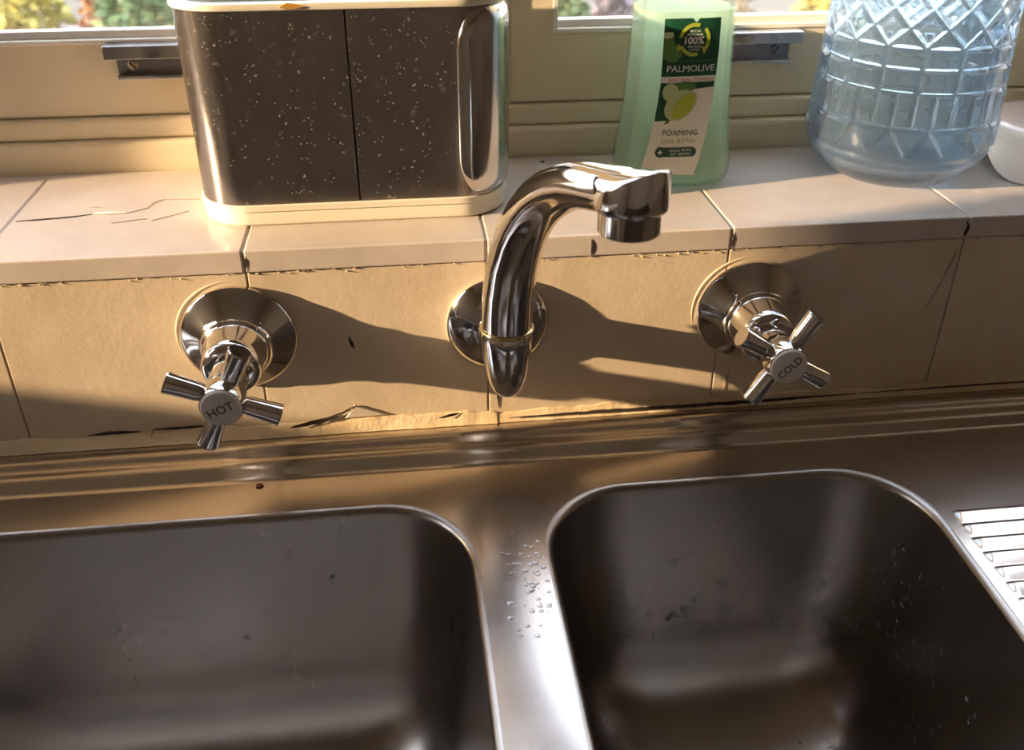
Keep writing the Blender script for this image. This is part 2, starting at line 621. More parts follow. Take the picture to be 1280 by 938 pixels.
# lifted paint lines on the left part of the sill
for line, w in [([(-.2054, .052), (-.184, .054), (-.176, .0555), (-.1675, .058)], .0009),
                ([(-.150, .057), (-.140, .064), (-.1385, .072), (-.134, .076), (-.127, .0755), (-.114, .0745)], .0006),
                ([(-.1545, .0435), (-.141, .0475), (-.137, .0475)], .0008), ([(-.134, .045), (-.124, .052), (-.117, .0565)], .0007),
                ([(-.172, .068), (-.165, .068)], .0004)]:
    obj('paint_crack', ribbon([(x, y, ZS) for x, y in line], w, thick=.0003), M['crack'] if w > .00085 else M['grout'], sill)
obj('paint_flake', ribbon([(-.1675, .0585, ZS), (-.158, .0575, ZS), (-.150, .057, ZS)], .0011, .0003, thick=.0006), M['bead'], sill)

# old caulk and the dirty gap where the tiles meet the sink
def caulk_strip(x0, x1, zt, n=90, depth=.004):
    V, Fc = [], []
    for i in range(n + 1):
        x = x0 + (x1 - x0) * i / n
        top = zt + random.uniform(-.0005, .0005) + .0012 * math.sin(x * 95) * math.sin(x * 41)
        d = depth * random.uniform(.9, 1.05)
        V += [(x, .001, ZJ - .003), (x, -d, ZJ + .0004), (x, -d * .75, ZJ + .0016), (x, -.0009, top - .0005), (x, .001, top)]
    for i in range(n):
        for k in range(4):
            a = i * 5 + k
            Fc.append((a, a + 1, a + 6, a + 5))
    return V, Fc


obj('caulk', caulk_strip(-.40, .045, ZJ + .0075, 150), M['caulk'], wall_front)
obj('caulk', caulk_strip(.045, .56, ZJ + .0066, 160, .0037), M['caulk'], wall_front)
for pts, w in [([(-.178, ZJ + .0085), (-.163, ZJ + .0090), (-.150, ZJ + .0088)], .0009),
               ([(-.145, ZJ + .0065), (-.1435, ZJ + .0095), (-.128, ZJ + .0095), (-.110, ZJ + .0100)], .0007),
               ([(-.070, ZJ + .0065), (-.052, ZJ + .0082), (-.041, ZJ + .0110)], .0013),
               ([(-.0495, ZJ + .0100), (-.041, ZJ + .0125), (-.034, ZJ + .0165)], .0006),
               ([(.012, ZJ + .0065), (.024, ZJ + .0072)], .0008),
               ([(.052, ZJ + .0035), (.10, ZJ + .0037), (.15, ZJ + .0036), (.20, ZJ + .0038), (.258, ZJ + .0045)], .0011),
               ([(.26, ZJ + .0045), (.33, ZJ + .0050), (.40, ZJ + .0050)], .0005)]:
    obj('crack', ribbon([(x, -.0036 if z < ZJ + .0066 else -.0012, z) for x, z in pts], w, n=(0, -1, 0), thick=.0004), M['crack'], wall_front)
obj('paint_flake', ([(-.034, -.0007, ZJ + .017), (-.016, -.0007, ZJ + .0095), (-.040, -.0007, ZJ + .0085), (-.034, -.0014, ZJ + .016), (-.018, -.0014, ZJ + .0095), (-.039, -.0014, ZJ + .009)],
                    [(0, 1, 2), (3, 4, 5), (0, 1, 4, 3), (1, 2, 5, 4), (2, 0, 3, 5)]), M['flake'], wall_front, smooth=False)
for (x, z), (x2, z2) in [((.046, .9225), (.0462, .9085)), ((-.0335, .9595), (-.031, .952)), ((.0035, .9475), (.0045, .946)), ((.3005, .9935), (.296, .974)), ((.296, .974), (.2905, .958)), ((.1795, .925), (.178, .910))]:
    obj('crack', ribbon([(x, -.0001, z), (x2, -.0001, z2)], .0007, n=(0, -1, 0), thick=.0002, jitter=.6), M['grout'] if x > .1 else M['crack'], wall_front)
for x in (.0954, .3012, .1708, -.0815):
    obj('crack', ribbon([(x, -.0013, 1.0005), (x + .0008, -.0013, 1.0065), (x - .0004, -.0013, 1.0095)], .0008, n=(0, -1, 0), thick=.0002, jitter=.5), M['crack'], sill)

# crumbly paint along the joint under the sill lip and round the tap flanges
def bump_row(n, seed):
    rnd = random.Random(seed)
    V, Fc = [], []
    for _ in range(n):
        x = rnd.uniform(-.35, .50)
        z = .9994 + rnd.gauss(0, .0007)
        w, h = rnd.uniform(.0004, .0019), rnd.uniform(.0003, .0007)
        b = len(V)
        V += [(x - w, .0002, z), (x, .0002, z - h), (x + w, .0002, z + h * .3), (x + w * .2, .0002, z + h), (x + w * .1, -.0008 - rnd.uniform(0, .0008), z)]
        Fc += [(b, b + 1, b + 4), (b + 1, b + 2, b + 4), (b + 2, b + 3, b + 4), (b + 3, b, b + 4), (b, b + 3, b + 2, b + 1)]
    return V, Fc


pb = obj('paint_crumbs', bump_row(200, 31), M['tile'], wall_front)
pb['kind'] = 'stuff'
for cx_, cz_, r_ in ((-.0903, .9640, .0312), (.1844, .9634, .0310)):
    obj('paint_ring', sweep([(cx_ + r_ * math.cos(a_), .0004, cz_ + r_ * math.sin(a_)) for a_ in [math.radians(75 + 130 * k / 24) for k in range(25)]],
                            [(.0007 * math.sin(PI * (k + 1) / 26) + .0002, .0007 * math.sin(PI * (k + 1) / 26) + .0002) for k in range(25)], seg=8), M['tile'], wall_front)

# ------------------------------------------------------------------ front window
win = empty('window_1', ((WX0 + WX1) / 2, .15, ZS), kind='structure')
obj('sill_board', join(box(WX0, WX1, .1275, .19, 1.004, 1.0300, .0028, 3)), M['timber'], win, smooth=False)
obj('frame_rail', box(WX0, WX1, .1325, .19, 1.0300, 1.0425, .0025, 3), M['timber'], win, smooth=False)
SASH = [(-.725, -.340), (-.305, .035), (.0685, .411), (.445, .795)]
MULL = [(WX0, -.729), (-.337, -.309), (.0385, .0655), (.4145, .442), (.799, WX1)]
for a, b in MULL:
    obj('mullion', box(a, b, .1335, .19, 1.0425, WZ1 - .03, .001), M['timber'], win, smooth=False)
obj('frame_head', box(WX0, WX1, .1335, .19, WZ1 - .03, WZ1, .001), M['timber'], win, smooth=False)
SZ0, SZ1 = 1.0429, WZ1 - .032
RAIL, STILE = .0855 - .0435, .027
for a, b in SASH:
    sash = obj('sash', join(box(a, b, YW, .165, SZ0, SZ0 + RAIL, .0015), box(a, b, YW, .165, SZ1 - .04, SZ1, .0015),
                            box(a, a + STILE, YW, .165, SZ0 + RAIL - .003, SZ1 - .037, .0015), box(b - STILE, b, YW, .165, SZ0 + RAIL - .003, SZ1 - .037, .0015)), M['timber'], win, smooth=False)
    gx0, gx1, gz0, gz1 = a + STILE, b - STILE, SZ0 + RAIL, SZ1 - .04
    obj('glazing_bead', join(box(gx0 - .001, gx1 + .001, YW - .001, .146, gz0 - .001, gz0 + .0018, .0006), box(gx0, gx1, YW + .004, .150, gz0 + .0015, gz0 + .0060, .0008),
                             box(gx0 - .001, gx0 + .0022, YW - .0005, .150, gz0, gz1, .0005), box(gx1 - .0022, gx1 + .001, YW - .0005, .150, gz0, gz1, .0005)), M['bead'], sash, smooth=False)
    obj('glass_pane', box(gx0, gx1, .150, .1535, gz0, gz1), M['glass'], sash, smooth=False)
    obj('insect_screen', ([(gx0, .1625, gz0), (gx1, .1625, gz0), (gx1, .1625, gz1), (gx0, .1625, gz1)], [(0, 1, 2, 3)]), M['flyscreen'], sash, smooth=False)


# window stays screwed to the sash rails
def stay(x_out, x_in, zt, zm, zb, light):
    s = 1 if x_out > x_in else -1
    lo, hi = sorted((x_out, x_in))
    lo2, hi2 = sorted((x_out - s * .0045, x_in))
    mt = M['stay_light'] if light else M['stay']
    st = obj('window_stay', join(box(lo, hi, .1255, .1278, zm, zt, .0006), box(lo, hi, .1278, YW + .0004, zt - .0015, zt, .0003)), mt, win, smooth=False)
    obj('stay_channel', box(lo2, hi2, .1345, YW + .0004, zb + .001, zm + .001, .0004), M['stay'], st, smooth=False)
    obj('stay_lip', box(lo2, hi2, .1285, YW + .0004, zb, zb + .0022, .0005), M['stay_light'], st, smooth=False)
    xs = x_out - s * .0135
    obj('screw', lathe([(.0001, -.0022), (.0022, -.002), (.0030, -.0012), (.0031, 0)], (xs, .1346, (zm + zb) / 2 + .0012), 'Y', 20), M['screw'] if not light else M['stay'], st)
    c, sn = math.cos(.9), math.sin(.9)
    zc = (zm + zb) / 2 + .0012
    V = []
    for yy in (.1322, .1330):
        for u, v in ((-.0027, -.0004), (.0027, -.0004), (.0027, .0004), (-.0027, .0004)):
            V.append((xs + (u * c - v * sn) * (-1 if not light else 1), yy, zc + u * sn + v * c))
    obj('screw_slot', (V, [(0, 1, 2, 3), (4, 5, 6, 7), (0, 1, 5, 4), (1, 2, 6, 5), (2, 3, 7, 6), (3, 0, 4, 7)]), M['crack'], st, smooth=False)


stay(-.1640, -.050, 1.0850, 1.0775, 1.0655, False)
stay(.2475, .1500, 1.0838, 1.0770, 1.0645, True)

# ------------------------------------------------------------------ sink
sink = empty('sink', (.25, -.23, .728), 'old stainless steel double bowl kitchen sink under the tiled splashback', 'sink')
SX0, SX1, SY0 = -.41, 1.02, -.475
BL = (-.345, .0225, -.400, -.0585, .047)       # left bowl x0 x1 y0 y1 corner radius
BR = (.0620, .2630, -.400, -.0560, .047)


FALL = .035


def fall(p): return (p[0], p[1], p[2] + FALL * min(0.0, p[1] + .030))


def bowl_rings(b, ztop=ZD, zbot=.732):
    x0, x1, y0, y1, rc = b
    rr = .0038
    steps = []
    for k in range(7):
        a = PI / 2 * k / 6
        steps.append((-rr + rr * math.sin(a) + .0005, ztop - rr + rr * math.cos(a)))
    zc = zbot + .058
    for k in range(1, 11):
        t = k / 10
        steps.append((.0005 + .012 * t, ztop - rr + (zc - ztop + rr) * t))
    for k in range(1, 13):
        a = PI / 2 * k / 12
        steps.append((.0125 + .058 * (1 - math.cos(a)), zc - .058 * math.sin(a)))
    rings = []
    for d, z in steps:
        pts = rrect(x0 + d, x1 - d, y0 + d, y1 - d, max(rc - .35 * d, .02), 12, 10)
        rings.append([(x, y, z) for x, y in pts])
    for t in (.3, .6, .9, .985):
        rings.append([(x + ((x0 + x1) / 2 - x) * t, y + ((y0 + y1) / 2 - y) * t, zbot - .003 * t) for x, y, _ in rings[len(steps) - 1]])
    return [[fall(p) for p in r] for r in rings]


def make_bowl(b):
    rings = bowl_rings(b)
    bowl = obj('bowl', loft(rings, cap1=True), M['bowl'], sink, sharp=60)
    cx, cy = (b[0] + b[1]) / 2, (b[2] + b[3]) / 2
    obj('drain', lathe([(.001, .7308), (.020, .7302), (.030, .7320), (.036, .7318), (.037, .729)], (cx, cy, FALL * (cy + .03) - .001), 'Z', 32), M['chrome'], bowl)
    return rings[0], rings


ringL, RINGS_L = make_bowl(BL)
ringR, RINGS_R = make_bowl(BR)

DX0, DX1, DY0, DY1 = .2720, .98, -.440, -.0935     # ribbed draining board patch
def deck_mesh():
    bm = bmesh.new()
    loops = [[(SX0, SY0, ZD), (SX1, SY0, ZD), (SX1, -.0300, ZD), (SX0, -.0300, ZD)], ringL, ringR,
             [(DX0, DY0, ZD), (DX1, DY0, ZD), (DX1, DY1, ZD), (DX0, DY1, ZD)]]
    es = []
    for lp in loops:
        vs = [bm.verts.new(fall(p) if lp not in (ringL, ringR) else p) for p in lp]
        for i in range(len(vs)):
            es.append(bm.edges.new((vs[i], vs[(i + 1) % len(vs)])))
    bmesh.ops.triangle_fill(bm, edges=es, use_beauty=True, use_dissolve=False)
    bm.verts.index_update()
    V = [v.co.copy() for v in bm.verts]
    Fc = [tuple(v.index for v in f.verts) for f in bm.faces]
    bm.free()
    return V, Fc


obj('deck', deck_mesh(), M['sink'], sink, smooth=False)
prof = [(.0008, ZJ - .004), (.0004, ZJ - .0006), (-.0015, ZJ), (-.0070, ZJ), (-.0100, ZJ - .0006), (-.0128, ZJ - .0022), (-.0150, ZJ - .0036), (-.0175, ZJ - .0042),
        (-.0200, ZJ - .0046), (-.0232, ZJ - .0064), (-.0258, ZJ - .0086), (-.0280, ZJ - .0097), (-.0300, ZD)]
NXS = 40
obj('rear_ledge', loft([[(SX0 + (SX1 - SX0) * i / NXS, y, z) for y, z in prof] for i in range(NXS + 1)], closed=False), M['sink'], sink, sharp=70)
ZF = ZD + FALL * (SY0 + .03)
obj('front_edge', loft([[(x, SY0, ZF), (x, SY0 - .006, ZF - .001), (x, SY0 - .010, ZF - .005), (x, SY0 - .010, ZF - .025)] for x in (SX0, SX1)], closed=False), M['sink'], sink)


def drainboard():
    pitch = .0102
    ys = []
    y = DY1
    n = int((DY1 - DY0) / pitch)
    shape = [(0, 0), (.06, .12), (.12, .6), (.18, .93), (.25, 1.0), (.40, .84), (.55, .64), (.70, .43), (.85, .21), (.95, .06)]
    for i in range(n):
        for u, h in shape:
            ys.append((DY1 - (i + u) * pitch, h))
    ys.append((DY1 - n * pitch, 0))
    ys.append((DY0, 0))
    xs = [(DX0, 0), (DX0 + .0008, 0), (DX0 + .0018, .4), (DX0 + .003, .85), (DX0 + .0045, 1), (DX0 + .03, 1), (.6, 1), (DX1 - .01, 1), (DX1 - .004, .3), (DX1, 0)]
    return loft([[fall((x, yy, ZD + .0012 * h * g)) for yy, h in ys] for x, g in xs], closed=False)


obj('draining_board', drainboard(), M['sink'], sink, sharp=80)

# cupboard that carries the sink
cab = empty('sink_cupboard', (.25, -.23, 0), 'cream painted cupboard carrying the steel sink', 'cupboard')
obj('carcass', join(box(SX0 - .1, SX0, -.47, .003, .08, .860), box(SX1, SX1 + .08, -.47, .003, .08, .860), box(SX0, SX1, -.47, .003, .08, .10), box(SX0, SX1, -.42, .0, 0, .08),
                    box(SX0, SX1, -.012, .003, .1, .868), box(SX0 - .1, SX0, -.485, .003, .860, .872), box(SX1, SX1 + .08, -.485, .003, .860, .872)), M['cabinet'], cab, smooth=False)
for k in range(3):
    w = (SX1 - SX0) / 3
    d = obj('door', box(SX0 + k * w + .002, SX0 + (k + 1) * w - .002, -.488, -.470, .09, .845, .002), M['cabinet'], cab, smooth=False)
    obj('knob', lathe([(.004, 0), (.004, -.012), (.013, -.016), (.013, -.022), (.001, -.025)], (SX0 + (k + .88) * w, -.488, .78), 'Y', 20), M['knob'], d)

# ------------------------------------------------------------------ lettering
def text_vf(s, bold=0.0, shear=0.0):
    cu = bpy.data.curves.new('lettering', 'FONT')
    cu.body = s
    cu.resolution_u = 3
    cu.offset = bold
    cu.shear = shear
    ob = bpy.data.objects.new('lettering', cu)
    COL.objects.link(ob)
    dg = bpy.context.evaluated_depsgraph_get()
    me = bpy.data.meshes.new_from_object(ob.evaluated_get(dg))
    V = [v.co.copy() for v in me.vertices]
    Fc = [tuple(p.vertices) for p in me.polygons]
    bpy.data.objects.remove(ob)
    bpy.data.curves.remove(cu)
    bpy.data.meshes.remove(me)
    xs = [v.x for v in V]
    ys = [v.y for v in V]
    ax, bx, ay, by = min(xs), max(xs), min(ys), max(ys)
    return [((v.x - (ax + bx) / 2) / (bx - ax), (v.y - (ay + by) / 2) / (by - ay)) for v in V], Fc


# ------------------------------------------------------------------ taps
def cross_tap(name, x, z, r_fl, ang, word, word_ang, y_arm, label):
    t = empty(name, (x, 0, z), label, 'tap')
    c = (x, 0, z)
    fl = obj('flange', lathe([(r_fl - .001, -.0002), (r_fl, -.0012), (r_fl, -.0030), (r_fl - .0008, -.0040), (r_fl - .0020, -.0046), (r_fl * .80, -.0082), (r_fl * .66, -.0108), (.0172, -.0132), (.0166, -.0142)], c, 'Y', 72), M['chrome'], t)
    obj('collar', lathe([(.0166, -.0125), (.0172, -.0140), (.0172, -.0152), (.0160, -.0162), (.0153, -.0175), (.0150, -.0300), (.0146, -.0330), (.0136, -.0352), (.0118, -.0365), (.0100, -.0368)], c, 'Y', 48), M['chrome'], t)
    obj('stem', lathe([(.0092, -.0360), (.0092, -.0460), (.0088, y_arm + .010), (.0086, y_arm + .006)], c, 'Y', 32), M['chrome'], t)
    obj('hub', lathe([(.0080, y_arm + .0090), (.0098, y_arm + .0070), (.0106, y_arm + .0030), (.0106, y_arm - .0030), (.0104, y_arm - .0064), (.0098, y_arm - .0078), (.0094, y_arm - .0080)], c, 'Y', 40), M['chrome'], t)
    for k in range(4):
        a = math.radians(ang + 90 * k)
        u = Vector((math.cos(a), 0, math.sin(a)))
        p0 = Vector((x, y_arm, z))
        ds = [.0085, .0105, .0125, .0200, .0262, .0270, .0274, .02745, .0270, .0269]
        rs = [.0040, .0043, .0047, .0050, .0054, .0054, .0051, .0045, .0043, .0020]
        obj('handle_arm', sweep([p0 + u * d for d in ds], rs, up=(0, 1, 0), seg=28), M['chrome'], t, sharp=50)
    cap = obj('cap', lathe([(.0094, y_arm - .0078), (.0094, y_arm - .0086), (.0088, y_arm - .0092), (.0040, y_arm - .0096), (.0002, y_arm - .0097)], c, 'Y', 40), M['cap'], t)
    V, Fc = text_vf(word, .015)
    w, h = (.0128, .0046) if word == 'HOT' else (.0138, .0044)
    wa = math.radians(word_ang)
    W = [(x + (u * w) * math.cos(wa) - (v * h) * math.sin(wa), y_arm - .00985, z + (u * w) * math.sin(wa) + (v * h) * math.cos(wa)) for u, v in V]
    obj('lettering', (W, Fc), M['cap_ink'], cap, smooth=False)
    return t


cross_tap('cross_handle_tap', -.0897, .9636, .0295, -24, 'HOT', 22, -.0612, 'chrome cross handle tap with HOT on its cap, on the left')
cross_tap('cross_handle_tap', .1850, .9630, .0293, -31, 'COLD', 46, -.0545, 'chrome cross handle tap with COLD on its cap, on the right')

# swivel spout
sp = empty('swivel_spout', (.0460, 0, .963), 'curved chrome swivel spout between the hot and cold taps', 'spout')
obj('flange', lathe([(.0268, -.0002), (.0274, -.0012), (.0274, -.0026), (.0262, -.0042), (.0225, -.0068), (.0175, -.0090), (.0140, -.0102), (.0125, -.0112)], (.046, 0, .963), 'Y', 64), M['chrome'], sp)
obj('inlet', lathe([(.0125, -.0100), (.0118, -.0135), (.0116, -.020), (.0116, -.036)], (.046, 0, .963), 'Y', 40), M['chrome'], sp)
AX = Vector((.047, -.035, 0))
bprof = [(.0002, .9395), (.0030, .9398), (.0056, .9412), (.0076, .9440), (.0094, .9485), (.0109, .9540), (.0119, .9600), (.0126, .9660), (.0129, .9720), (.0130, .9772), (.0124, .9782)]
obj('body', lathe(bprof, AX, 'Z', 48), M['chrome'], sp)
obj('swivel_ring', lathe([(.0120, .9776), (.0134, .9781), (.0138, .9789), (.0134, .9797), (.0120, .9801)], AX, 'Z', 48), M['brass'], sp)
U = Vector((.4472, -.8944, 0))
SIDE = Vector((.8944, .4472, 0))
ctr = [(0, .9796), (.0005, .988), (.0018, 1.000), (.0052, 1.0158), (.0108, 1.0302), (.0155, 1.0388), (.0215, 1.0472), (.0285, 1.0545), (.0362, 1.0604), (.0450, 1.0655), (.0540, 1.0694), (.0640, 1.0718), (.0740, 1.0738), (.0830, 1.0756), (.0880, 1.0766)]
rad = [(.0126, .0126), (.0128, .0128), (.0127, .0127), (.0124, .0124), (.0121, .0121), (.0119, .0119), (.0117, .0117), (.0116, .0114), (.0116, .0110), (.0117, .0105), (.0121, .0099), (.0127, .0094), (.0135, .0092), (.0140, .0092), (.0140, .0090)]
path = [AX + U * r + Vector((0, 0, z)) for r, z in ctr]
obj('arm', sweep(path, rad, up=SIDE, seg=40), M['chrome'], sp)
OC = AX + U * .0870
def outlet_mesh():
    n = 56
    ztop = lambda s_, u_: 1.0766 + .0088 * math.sqrt(max(0.0, 1 - (s_ / .0160) ** 2)) + .22 * u_
    rings = []
    for rr_, zz in ((.0120, 1.0702), (.0141, 1.0704), (.0147, 1.0712), (.0148, 1.0730)):
        rings.append([OC + SIDE * (rr_ * math.cos(2 * PI * k / n)) + U * (rr_ * math.sin(2 * PI * k / n)) + Vector((0, 0, zz)) for k in range(n)])
    for rr_, dz in ((.0148, -.0010), (.0146, -.0004), (.0142, 0), (.0110, 0), (.0075, 0), (.0040, 0), (.0003, 0)):
        rings.append([OC + SIDE * (rr_ * math.cos(2 * PI * k / n)) + U * (rr_ * math.sin(2 * PI * k / n)) + Vector((0, 0, ztop(rr_ * math.cos(2 * PI * k / n), rr_ * math.sin(2 * PI * k / n)) + dz)) for k in range(n)])
    return loft(rings, True, True)


obj('outlet', outlet_mesh(), M['chrome'], sp, sharp=50)
obj('aerator', lathe([(.0095, 1.0635), (.0098, 1.0608), (.0118, 1.0606), (.0123, 1.0612), (.0123, 1.0710)], OC, 'Z', 48), M['chrome'], sp)

# ------------------------------------------------------------------ sink caddy
CX0, CX1, CY0, CY1, CR = -.1065, .0560, .0300, .1150, .026
cad = empty('sink_caddy', ((CX0 + CX1) / 2, (CY0 + CY1) / 2, ZS), 'brushed steel sink caddy with cream base and rim on the sill', 'caddy')


def ring_at(d, z, nc=14, ns=14):
    return [(x, y, z) for x, y in rrect(CX0 - d, CX1 + d, CY0 - d, CY1 + d, CR + d, nc, ns)]


obj('base', loft([ring_at(-.004, ZS), ring_at(-.0012, ZS), ring_at(.0, ZS + .0012), ring_at(.0004, ZS + .0076), ring_at(.0002, ZS + .0080), ring_at(.0010, ZS + .0084), ring_at(.0010, ZS + .0112), ring_at(.0004, ZS + .0118), ring_at(-.004, ZS + .0118)], True, True), M['caddy_white'], cad)
ZB0, ZB1 = ZS + .0116, 1.1198
per = [(x, y) for x, y in rrect(CX0, CX1, CY0, CY1, CR, 14, 40)]
# rotate the perimeter so that it starts at the seam on the front face
SEAM_X = -.0228
i0 = min(range(len(per)), key=lambda i: abs(per[i][0] - SEAM_X) + (10 if per[i][1] > CY0 + .001 else 0))
per = per[i0:] + per[:i0]
ib = min(range(len(per)), key=lambda i: abs(per[i][0] - SEAM_X) + (10 if per[i][1] < CY1 - .001 else 0))
cxm, cym = (CX0 + CX1) / 2, (CY0 + CY1) / 2


def shell(pts, z0, z1, out=0.0, th=.0012):
    nrm = []
    n = len(pts)
    for i in range(n):
        a, b = Vector(pts[max(i - 1, 0)]), Vector(pts[min(i + 1, n - 1)])
        t = (b - a).normalized()
        nrm.append(Vector((t.y, -t.x)))
    o_ = [(Vector(p) + m_ * out) for p, m_ in zip(pts, nrm)]
    i_ = [(Vector(p) + m_ * (out - th)) for p, m_ in zip(pts, nrm)]
    rings = [[(*p, z0) for p in o_], [(*p, z1) for p in o_], [(*p, z1) for p in i_], [(*p, z0) for p in i_], [(*p, z0) for p in o_]]
    V, Fc = loft(rings, closed=False)
    m = len(pts)
    Fc.append((0, m, 2 * m, 3 * m))
    Fc.append((m - 1, 2 * m - 1, 3 * m - 1, 4 * m - 1))
    return V, Fc


right_pts = per[:ib + 1]
left_pts = per[ib:] + per[:1]
right_pts[0] = (SEAM_X + .0005, CY0)
left_pts[-1] = (SEAM_X - .0004, CY0)
obj('steel_panel', shell(right_pts, ZB0, ZB1), M['caddy_steel'], cad)
obj('steel_panel', shell(left_pts, ZB0, ZB1), M['caddy_steel'], cad)
obj('seam', box(SEAM_X - .003, SEAM_X + .003, CY0 + .0016, CY0 + .0026, ZB0, ZB1), M['crack'], cad, smooth=False)
# proud polished end panel with rounded corners wrapping the right end
ep = [p for p in right_pts if p[0] > .0285]
L = [0.0]
for a, b in zip(ep, ep[1:]): L.append(L[-1] + (Vector(b) - Vector(a)).length)
tot = L[-1]
fine = []
for k in range(97):
    # denser at the ends
    u = k / 96
    s_ = tot * (u - math.sin(2 * PI * u) / (2 * PI) * .75)
    j = 0
    while j < len(L) - 2 and L[j + 1] < s_: j += 1
    tt = (s_ - L[j]) / (L[j + 1] - L[j])
    fine.append((s_, Vector(ep[j]).lerp(Vector(ep[j + 1]), tt)))
RC = .020
V, Fc = [], []
NZ = 12
for k, (s_, p) in enumerate(fine):
    a, b = fine[max(k - 1, 0)][1], fine[min(k + 1, 96)][1]
    t = (b - a).normalized()
    nr = Vector((t.y, -t.x))
    e = min(s_, tot - s_)
    cut = 0 if e >= RC * .62 else RC * (1 - math.sqrt(max(0, 1 - (1 - e / (RC * .62)) ** 2)))
    z0, z1 = ZB0 + .0012 + cut, ZB1 - .0018 - cut
    if e < 1e-6: z0, z1 = z0 - .0, z1 + .0
    for j in range(NZ + 1):
        v = j / NZ
        v = v - math.sin(2 * PI * v) / (2 * PI) * .75
        z = z0 + (z1 - z0) * v
        edge = min(e, min(z - z0, z1 - z))
        h = .0026 * min(1.0, math.sqrt(max(edge, 0) / .006)) + .0001
        V.append((*(p + nr * h), z))
for k in range(96):
    for j in range(NZ):
        a = k * (NZ + 1) + j
        Fc.append((a, a + 1, a + NZ + 2, a + NZ + 1))
obj('end_panel', (V, Fc), M['caddy_bright'], cad, sharp=80)
obj('rim', loft([ring_at(.0002, ZB1 - .0006), ring_at(.0012, ZB1 - .0002), ring_at(.0014, ZB1 + .0012), ring_at(.0010, ZB1 + .0026), ring_at(-.0004, ZB1 + .0032), ring_at(-.0030, ZB1 + .0030), ring_at(-.0036, ZB1 + .001), ring_at(-.0038, ZB1 - .03)]), M['caddy_white'], cad)
obj('liner', loft([ring_at(-.0030, ZB1 + .0008), ring_at(-.0042, ZB1 - .002), ring_at(-.0046, ZS + .03), ring_at(-.008, ZS + .02)], cap1=True), M['caddy_in'], cad)
obj('divider', box(-.024, -.022, CY0 + .005, CY1 - .005, ZS + .02, ZB1 - .004), M['caddy_in'], cad)
obj('food_stain', ribbon([(-.052, CY0 - .0014, ZB1 + .0012), (-.046, CY0 - .0014, ZB1 + .0008), (-.041, CY0 - .0014, ZB1 + .0014)], .0014, n=(0, -1, 0), thick=.0005, jitter=.5), M['stain'], cad)

# ------------------------------------------------------------------ soap bottle
BX, BY = .158, .0825
bot = empty('soap_bottle', (BX, BY, ZS), 'clear plastic bottle of green foaming hand soap with a printed label', 'soap bottle')
A_PROF = [(0, .0270), (.0015, .0300), (.004, .0320), (.010, .0330), (.018, .0326), (.028, .0313), (.040, .0298), (.058, .0286), (.080, .0276), (.098, .0270), (.112, .0262), (.122, .0240), (.130, .0195), (.135, .0150), (.138, .0128), (.150, .0126)]
B_PROF = [(0, .0195), (.0015, .0225), (.004, .0243), (.010, .0255), (.018, .0252), (.040, .0238), (.058, .0230), (.098, .0222), (.112, .0215), (.122, .0200), (.130, .0170), (.135, .0142), (.138, .0128), (.150, .0126)]


def bottle_ring(h, d=0.0, n=96, z=None):
    a, b = smooth_profile(A_PROF, h) - d, smooth_profile(B_PROF, h) - d
    e = 2 / (3.4 if h < .118 else max(2.0, 3.4 - (h - .118) * 80))
    pts = []
    for k in range(n):
        t = 2 * PI * k / n
        c, s = math.cos(t), math.sin(t)
        pts.append((BX + a * math.copysign(abs(c) ** e, c), BY + b * math.copysign(abs(s) ** e, s), ZS + (h if z is None else z)))
    return pts


hs = [0, .0006, .0015, .003, .005, .008, .012, .016, .02, .025, .03, .036, .042, .05, .058, .068, .08, .09, .1, .106, .112, .117, .122, .126, .13, .133, .135, .138, .144, .15]
outer = [bottle_ring(h) for h in hs]
inner = [bottle_ring(max(h, .0012), .0011, z=max(h, .0014)) for h in reversed(hs) if h > .001]
shell_vf = loft(outer + inner, cap0=True, cap1=True)
body = obj('bottle_body', shell_vf, M['plastic_clear'], bot, sharp=60)
hl = [h for h in hs if .0015 <= h <= .09] + [.0965]
obj('liquid', loft([bottle_ring(h, .0013, z=max(h, .0017)) for h in hl], cap0=True, cap1=True), M['soap'], bot, sharp=60)
obj('pump_collar', lathe([(.0135, .141), (.0165, .141), (.0168, .143), (.0168, .158), (.0150, .160), (.0075, .161), (.0070, .176), (.0005, .176)], (BX, BY, ZS), 'Z', 40), M['pump'], bot)
obj('pump_head', join(lathe([(.0110, .174), (.0150, .175), (.0155, .184), (.0130, .188), (.0005, .189)], (BX, BY, ZS), 'Z', 32),
                      sweep([(BX, BY, ZS + .182), (BX + .006, BY - .012, ZS + .182), (BX + .013, BY - .026, ZS + .180), (BX + .015, BY - .031, ZS + .176)], [.0055, .0052, .0045, .0040], seg=16)), M['pump'], bot)


def on_front(x, z, off):
    h = z - ZS
    a, b = smooth_profile(A_PROF, h), smooth_profile(B_PROF, h)
    q = max(0.0, 1 - abs(x / a) ** 3.4) ** (1 / 3.4)
    return (BX + x, BY - b * q - off, z)


def label_poly(name, pts, mat, off, parent):
    bm = bmesh.new()
    f = bm.faces.new([bm.verts.new((x, z, 0)) for x, z in pts])
    bmesh.ops.triangulate(bm, faces=[f])
    for _ in range(5):
        es = [e for e in bm.edges if e.calc_length() > .0032]
        if not es: break
        bmesh.ops.subdivide_edges(bm, edges=es, cuts=1)
        bmesh.ops.triangulate(bm, faces=[f_ for f_ in bm.faces if len(f_.verts) > 3])
    bm.verts.index_update()
    V = [on_front(v.co.x, v.co.y, off) for v in bm.verts]
    Fc = [tuple(v.index for v in f_.verts) for f_ in bm.faces]
    bm.free()
    return obj(name, (V, Fc), mat, parent, smooth=True)


